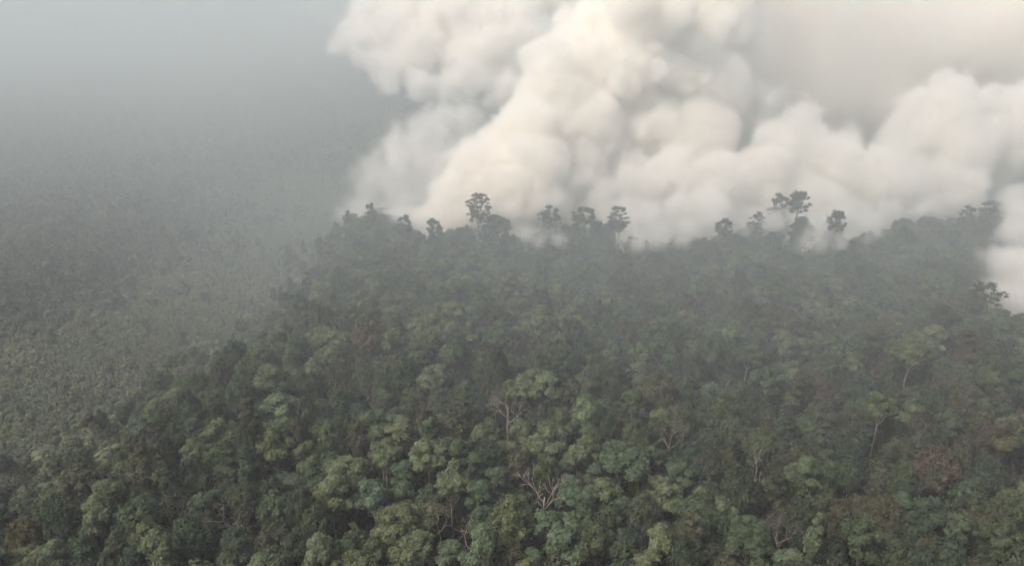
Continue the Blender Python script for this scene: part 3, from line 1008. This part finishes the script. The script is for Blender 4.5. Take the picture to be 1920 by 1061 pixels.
# ------------------------------------------------------------------ smoke
def smoke_object(name, label, puffs, bounds, vox, density, color, band, wob, wob_scale, aniso=0.0, levels=((12, .46), (7, .42)), seed=1, floor=0.0, fade=0.0, face=(-0.5, -0.6, 0.5), detail=4.0):
    """A plume: parent puffs (x, y, z, r) grow child puffs on their skin; the field round all puffs is turned into a fog volume."""
    r = np.random.default_rng(seed)
    cur = [np.array(p, float) for p in puffs]
    allp = list(cur)
    fv = np.array(face) / np.linalg.norm(face)
    for n, q in levels:
        nxt = []
        for p in cur:
            for _ in range(n):
                d = r.normal(size=3); d /= np.linalg.norm(d)
                if d @ fv < -0.25:
                    d = -d
                rr = p[3] * q * r.uniform(0.6, 1.25)
                c = p[:3] + d * (p[3] * r.uniform(0.72, 1.0))
                if c[2] < 1: continue
                nxt.append(np.array([*c, rr]))
        allp += nxt
        cur = nxt
    A = np.array(allp)
    rc = np.round(np.log(A[:, 3]) / math.log(1.22)).astype(int)
    cls = sorted(set(rc))
    me = bpy.data.meshes.new(name)
    me.from_pydata(A[:, :3].tolist(), [], [])
    at_ = me.attributes.new('cls', 'INT', 'POINT')
    at_.data.foreach_set('value', rc.astype(np.int32))
    mat = volume_material(name, color, density, aniso)
    me.materials.append(mat)
    o = link(name, me)
    tag(o, label, 'smoke', kind='stuff')
    g = bpy.data.node_groups.new(name, 'GeometryNodeTree')
    g.interface.new_socket('Geometry', in_out='INPUT', socket_type='NodeSocketGeometry')
    g.interface.new_socket('Geometry', in_out='OUTPUT', socket_type='NodeSocketGeometry')
    N, L = g.nodes, g.links
    gi, go = N.new('NodeGroupInput'), N.new('NodeGroupOutput')

    def math_(op, a, b=None, clamp=False):
        m = N.new('ShaderNodeMath'); m.operation = op; m.use_clamp = clamp
        for i, v in enumerate((a, b)):
            if v is None: continue
            if isinstance(v, (int, float)): m.inputs[i].default_value = v
            else: L.new(v, m.inputs[i])
        return m.outputs[0]
    pos = N.new('GeometryNodeInputPosition').outputs[0]
    # turbulent displacement of the sampling position
    noi = N.new('ShaderNodeTexNoise'); noi.noise_dimensions = '3D'
    noi.inputs['Scale'].default_value = wob_scale; noi.inputs['Detail'].default_value = detail; noi.inputs['Roughness'].default_value = 0.62
    L.new(pos, noi.inputs['Vector'])
    off = N.new('ShaderNodeVectorMath'); off.operation = 'SUBTRACT'; off.inputs[1].default_value = (.5, .5, .5)
    L.new(noi.outputs['Color'], off.inputs[0])
    sc_ = N.new('ShaderNodeVectorMath'); sc_.operation = 'SCALE'; sc_.inputs['Scale'].default_value = wob
    L.new(off.outputs[0], sc_.inputs[0])
    add = N.new('ShaderNodeVectorMath'); add.operation = 'ADD'
    L.new(pos, add.inputs[0]); L.new(sc_.outputs[0], add.inputs[1])
    best = None
    ca = N.new('GeometryNodeInputNamedAttribute'); ca.data_type = 'INT'; ca.inputs['Name'].default_value = 'cls'
    for k in cls:
        cmp_ = N.new('FunctionNodeCompare'); cmp_.data_type = 'INT'; cmp_.operation = 'EQUAL'
        ia = [s for s in cmp_.inputs if s.type == 'INT']
        L.new(ca.outputs[0], ia[0]); ia[1].default_value = int(k)
        sep = N.new('GeometryNodeSeparateGeometry'); sep.domain = 'POINT'
        L.new(gi.outputs[0], sep.inputs['Geometry']); L.new(cmp_.outputs[0], sep.inputs['Selection'])
        pr = N.new('GeometryNodeProximity'); pr.target_element = 'POINTS'
        L.new(sep.outputs['Selection'], pr.inputs[0])
        L.new(add.outputs[0], pr.inputs['Sample Position'] if 'Sample Position' in pr.inputs else pr.inputs['Source Position'])
        R_ = 1.22 ** k
        dist = pr.outputs['Distance']
        val = math_('SUBTRACT', R_, dist)
        best = val if best is None else math_('SMOOTH_MAX', best, val)
        if best is not val:
            best.node.inputs[2].default_value = 0.8
    dn = math_('DIVIDE', best, band, clamp=True)
    dn = math_('POWER', dn, 1.6)
    if fade:
        n2 = N.new('ShaderNodeTexNoise'); n2.noise_dimensions = '3D'
        n2.inputs['Scale'].default_value = wob_scale * 0.55; n2.inputs['Detail'].default_value = 5
        L.new(pos, n2.inputs['Vector'])
        x = math_('MULTIPLY', math_('SUBTRACT', n2.outputs['Fac'], 0.42), 1 / 0.2, clamp=True)
        dn = math_('MULTIPLY', dn, math_('ADD', math_('MULTIPLY', x, fade), 1 - fade))
    (x0, x1), (y0, y1), (z0, z1) = bounds
    vc = N.new('GeometryNodeVolumeCube')
    L.new(dn, vc.inputs['Density'])
    vc.inputs['Min'].default_value = (x0, y0, z0); vc.inputs['Max'].default_value = (x1, y1, z1)
    for ax, (a, b) in zip('XYZ', bounds):
        vc.inputs['Resolution ' + ax].default_value = max(2, int((b - a) / vox))
    sm = N.new('GeometryNodeSetMaterial'); sm.inputs['Material'].default_value = mat
    L.new(vc.outputs[0], sm.inputs[0]); L.new(sm.outputs[0], go.inputs[0])
    md = o.modifiers.new('plume', 'NODES'); md.node_group = g
    return o


def puffs_px(lst):
    """(px, py, depth, radius in px) -> world puffs."""
    out = []
    for px, py, Y, rp in lst:
        p = at_depth(px, py, Y)
        zc = project(p)[2]
        out.append((p.x, p.y, p.z, rp * zc / F))
    return out


def bounds_of(P, pad, ztop):
    P = np.array(P)
    r = P[:, 3].max() * 0.0 + P[:, 3] * 1.35 + pad
    lo, hi = (P[:, :3] - r[:, None]).min(0), (P[:, :3] + r[:, None]).max(0)
    return (float(lo[0]), float(hi[0])), (float(lo[1]), float(hi[1])), (float(max(lo[2], 0.5)), float(min(hi[2], ztop)))



def drift_bank():
    """Old smoke lying over the far land: thin near the edge, thicker with distance, in slow uneven drifts."""
    name = 'drifting_smoke'
    me = bpy.data.meshes.new(name)
    me.from_pydata([(0, 400, 5)], [], [])
    mat = volume_material(name, (0.55, 0.617, 0.635), DRIFT, 0.0)
    me.materials.append(mat)
    o = link(name, me)
    tag(o, 'thin blue grey smoke drifting low over the scrubland and far woods', 'smoke', kind='stuff')
    g = bpy.data.node_groups.new(name, 'GeometryNodeTree')
    g.interface.new_socket('Geometry', in_out='INPUT', socket_type='NodeSocketGeometry')
    g.interface.new_socket('Geometry', in_out='OUTPUT', socket_type='NodeSocketGeometry')
    N, L = g.nodes, g.links
    go = N.new('NodeGroupOutput')
    pos = N.new('GeometryNodeInputPosition').outputs[0]
    xyz = N.new('ShaderNodeSeparateXYZ'); L.new(pos, xyz.inputs[0])

    def ramp(sock, a, b, c, d):
        m = N.new('ShaderNodeMapRange'); m.interpolation_type = 'SMOOTHSTEP'
        for k, v in (('From Min', a), ('From Max', b), ('To Min', c), ('To Max', d)):
            m.inputs[k].default_value = v
        L.new(sock, m.inputs['Value']); return m.outputs[0]

    def mul(a, b):
        m = N.new('ShaderNodeMath'); m.operation = 'MULTIPLY'
        L.new(a, m.inputs[0]); L.new(b, m.inputs[1]); return m.outputs[0]
    noi = N.new('ShaderNodeTexNoise'); noi.inputs['Scale'].default_value = 0.006; noi.inputs['Detail'].default_value = 2
    L.new(pos, noi.inputs['Vector'])
    dn = mul(ramp(xyz.outputs['Y'], *DRIFT_Y, 0.0, 1.0), ramp(xyz.outputs['Z'], 100, 180, 1.0, 0.0))
    dn = mul(dn, ramp(noi.outputs['Fac'], 0.25, 0.75, 0.7, 1.3))
    # cleaner air is drawn in towards the second fire
    lx = N.new('ShaderNodeMath'); lx.operation = 'MULTIPLY_ADD'; lx.inputs[1].default_value = 0.3
    L.new(xyz.outputs['Y'], lx.inputs[0]); L.new(xyz.outputs['X'], lx.inputs[2])
    side, near = ramp(lx.outputs[0], -70, 130, 1.0, 0.28), ramp(xyz.outputs['Y'], 380, 520, 1.0, 0.0)
    mxx = N.new('ShaderNodeMath'); mxx.operation = 'MAXIMUM'
    L.new(side, mxx.inputs[0]); L.new(near, mxx.inputs[1])
    dn = mul(dn, mxx.outputs[0])
    # denser where the fire is feeding it, along the ridge
    fire = N.new('ShaderNodeMath'); fire.operation = 'MULTIPLY_ADD'; fire.inputs[1].default_value = 2.7; fire.inputs[2].default_value = 1.0
    L.new(mul(ramp(lx.outputs[0], -110, 90, 0.0, 1.0), mul(ramp(xyz.outputs['Y'], 330, 460, 1.0, 0.0), ramp(xyz.outputs['Z'], 18, 50, 1.0, 0.27))), fire.inputs[0])
    dn = mul(dn, fire.outputs[0])
    vc = N.new('GeometryNodeVolumeCube')
    L.new(dn, vc.inputs['Density'])
    vc.inputs['Min'].default_value = (-2400, 60, -1.5); vc.inputs['Max'].default_value = (2400, 3600, 185)
    vc.inputs['Resolution X'].default_value = 160; vc.inputs['Resolution Y'].default_value = 160; vc.inputs['Resolution Z'].default_value = 12
    sm = N.new('GeometryNodeSetMaterial'); sm.inputs['Material'].default_value = mat
    L.new(vc.outputs[0], sm.inputs[0]); L.new(sm.outputs[0], go.inputs[0])
    md = o.modifiers.new('drift', 'NODES'); md.node_group = g


DRIFT, DRIFT_Y = 0.0020, (85, 280)
drift_bank()

LV = ((10, .5), (7, .46), (3, .5))
MAIN = puffs_px([
    (800, 425, 318, 46), (850, 425, 316, 50), (905, 435, 316, 60), (985, 435, 330, 70),
    (875, 370, 322, 56), (930, 370, 328, 80), (905, 315, 330, 56), (990, 340, 340, 110),
    (985, 285, 345, 70), (1050, 250, 350, 90), (1010, 215, 355, 54), (1045, 160, 360, 68), (1110, 300, 365, 110),
    (1120, 200, 375, 110), (1090, 120, 375, 58), (1200, 120, 390, 130), (1190, 60, 390, 72), (1230, 250, 390, 130),
    (1290, 50, 420, 130), (1310, 200, 420, 120), (1250, -30, 420, 86)])
CLOUD = puffs_px([
    (1300, 40, 440, 150), (1330, 200, 440, 150), (1420, 120, 460, 160), (1450, 0, 460, 160),
    (1400, 270, 440, 120), (1560, 90, 490, 190), (1700, 40, 510, 200), (1850, 60, 520, 200), (1980, 100, 520, 200),
    (1580, 230, 480, 150), (1750, 220, 500, 160), (1900, 250, 500, 160), (1500, 320, 440, 90), (1640, -40, 520, 180), (1380, -60, 480, 150), (1850, 350, 430, 80), (2120, 150, 500, 190), (2250, 280, 470, 170), (2350, 80, 500, 190)])
smoke_object('smoke_cloud', 'wide smooth tan smoke cloud trailing off behind the cream plume and filling the upper sky',
             CLOUD, bounds_of(CLOUD, 8, 205), 2.6, 0.075, (0.998, 0.970, 0.928), 13.0, 12.0, 0.03, seed=9, detail=3.0, levels=((8, .5), (5, .5)))
smoke_object('smoke_plume', 'thick cream smoke plume rising behind the tall emergent tree and spreading over the burning ridge',
             MAIN, bounds_of(MAIN, 6, 205), 1.25, 0.28, (0.9980, 0.984, 0.960), 2.5, 8.0, 0.08, seed=3, detail=5.0, levels=LV)

BANK = puffs_px([
    (960, 460, 312, 34), (1010, 425, 316, 30), (1030, 465, 308, 30), (1100, 430, 318, 45), (1130, 375, 322, 40), (1200, 345, 325, 50),
    (1200, 430, 312, 60), (1260, 330, 330, 55), (1290, 410, 320, 70), (1350, 350, 332, 60), (1380, 430, 318, 50), (1410, 320, 340, 50),
    (1460, 270, 345, 50), (1510, 260, 348, 52), (1450, 350, 338, 70), (1560, 310, 345, 60), (1530, 400, 325, 60), (1560, 455, 305, 34),
    (1510, 462, 303, 26), (1620, 340, 340, 70), (1600, 420, 318, 50), (1690, 270, 350, 55), (1730, 215, 355, 52), (1780, 195, 358, 55),
    (1700, 350, 335, 70), (1790, 280, 350, 85), (1780, 370, 335, 60), (1840, 220, 362, 55), (1890, 260, 365, 70), (1940, 240, 370, 70),
    (1690, 410, 322, 36), (1640, 455, 306, 22),
    (985, 436, 288, 24), (1015, 445, 284, 20), (1048, 448, 283, 18), (1195, 440, 284, 26), (1240, 436, 284, 28), (1290, 430, 286, 28), (1215, 405, 290, 34),
    (1140, 395, 296, 26), (1345, 415, 290, 24), (1395, 430, 289, 20), (1450, 415, 288, 26), (1515, 452, 274, 18), (1545, 452, 273, 24), (1580, 440, 276, 24), (1545, 420, 282, 30),
    (1640, 420, 286, 26), (1665, 392, 296, 28), (1730, 390, 300, 24), (775, 418, 300, 22), (745, 405, 306, 20), (1270, 455, 278, 16), (1205, 458, 277, 15),
    (1195, 455, 266, 22), (1235, 452, 266, 24), (1280, 450, 268, 22), (1500, 466, 262, 16), (1535, 464, 262, 22), (1575, 458, 264, 20), (1010, 450, 270, 20),
    (1045, 452, 270, 18), (1165, 445, 272, 16), (1340, 440, 274, 14), (985, 445, 274, 16), (1420, 445, 270, 14), (1625, 450, 268, 16)])
smoke_object('smoke_bank', 'low pale grey smoke bank billowing among the burning trees along the ridge',
             BANK, bounds_of(BANK, 5, 205), 1.3, 0.22, (0.9985, 0.987, 0.967), 3.0, 8.5, 0.085, seed=4, fade=0.5, detail=5.0, levels=LV)

VEIL = puffs_px([
    (640, 400, 335, 22), (680, 395, 335, 40), (740, 400, 338, 50), (690, 350, 345, 40), (740, 340, 350, 55), (700, 310, 360, 32),
    (760, 290, 365, 50), (800, 340, 360, 60), (800, 250, 380, 45), (830, 300, 372, 60), (830, 220, 390, 40), (880, 230, 395, 50)])
smoke_object('smoke_veil', 'thin wispy grey smoke at the forest corner next to the open scrub',
             VEIL, bounds_of(VEIL, 6, 205), 1.7, 0.13, (0.998, 0.985, 0.965), 5.0, 10.0, 0.07, seed=5, fade=0.65, detail=5.0)

FAR = puffs_px([
    (632, 88, 800, 22), (660, 78, 820, 34), (672, 108, 800, 22), (715, 60, 850, 66), (720, 130, 780, 38), (735, 158, 760, 24), (690, 20, 860, 36),
    (790, 90, 820, 74), (790, 160, 740, 30), (840, 165, 730, 30), (880, 150, 740, 40), (900, 60, 830, 95), (820, -10, 860, 70), (740, -20, 870, 50),
    (960, 110, 800, 85), (1000, 20, 850, 95), (1080, 50, 850, 90), (1100, -30, 870, 90), (950, 170, 740, 40), (920, 0, 860, 80)])
smoke_object('distant_smoke_plume', 'broad pale smoke plume from a second fire line far out on the plain',
             FAR, bounds_of(FAR, 10, 205), 2.8, 0.16, (0.998, 0.985, 0.962), 6.0, 16.0, 0.03, seed=6, fade=0.35)

EDGE = puffs_px([
    (1860, 545, 226, 34), (1900, 560, 230, 40), (1870, 490, 240, 34), (1905, 500, 245, 50), (1890, 440, 262, 32), (1930, 420, 270, 55),
    (1950, 520, 240, 60), (1915, 370, 285, 36), (1900, 600, 216, 22), (1960, 600, 220, 40), (1908, 655, 196, 13), (1880, 640, 199, 9),
    (2040, 560, 232, 60), (2140, 590, 228, 60), (2050, 470, 262, 70), (2180, 500, 260, 80), (2300, 560, 240, 80), (2400, 600, 225, 70), (2060, 380, 300, 80), (2250, 420, 300, 110)])
smoke_object('smoke_column', 'small cream smoke column leaning out of the forest beside the burning slope',
             EDGE, bounds_of(EDGE, 5, 205), 1.2, 0.2, (0.9985, 0.984, 0.958), 3.5, 8.0, 0.09, seed=7, fade=0.5)

WASH = puffs_px([
    (1240, 60, 372, 60), (1330, 130, 372, 90), (1300, 240, 368, 70), (1420, 60, 385, 110), (1440, 200, 380, 90), (1560, 130, 395, 130), (1560, 0, 405, 110),
    (1700, 60, 410, 120), (1830, 80, 415, 110), (1940, 60, 415, 120), (1340, 10, 385, 80), (1180, 150, 368, 60)])
smoke_object('smoke_curtain', 'faint beige curtain of smoke softening the folds of the cloud above the ridge',
             WASH, bounds_of(WASH, 6, 205), 2.6, 0.035, (0.9985, 0.978, 0.945), 16.0, 12.0, 0.03, seed=12, detail=3.0, levels=((8, .5),))
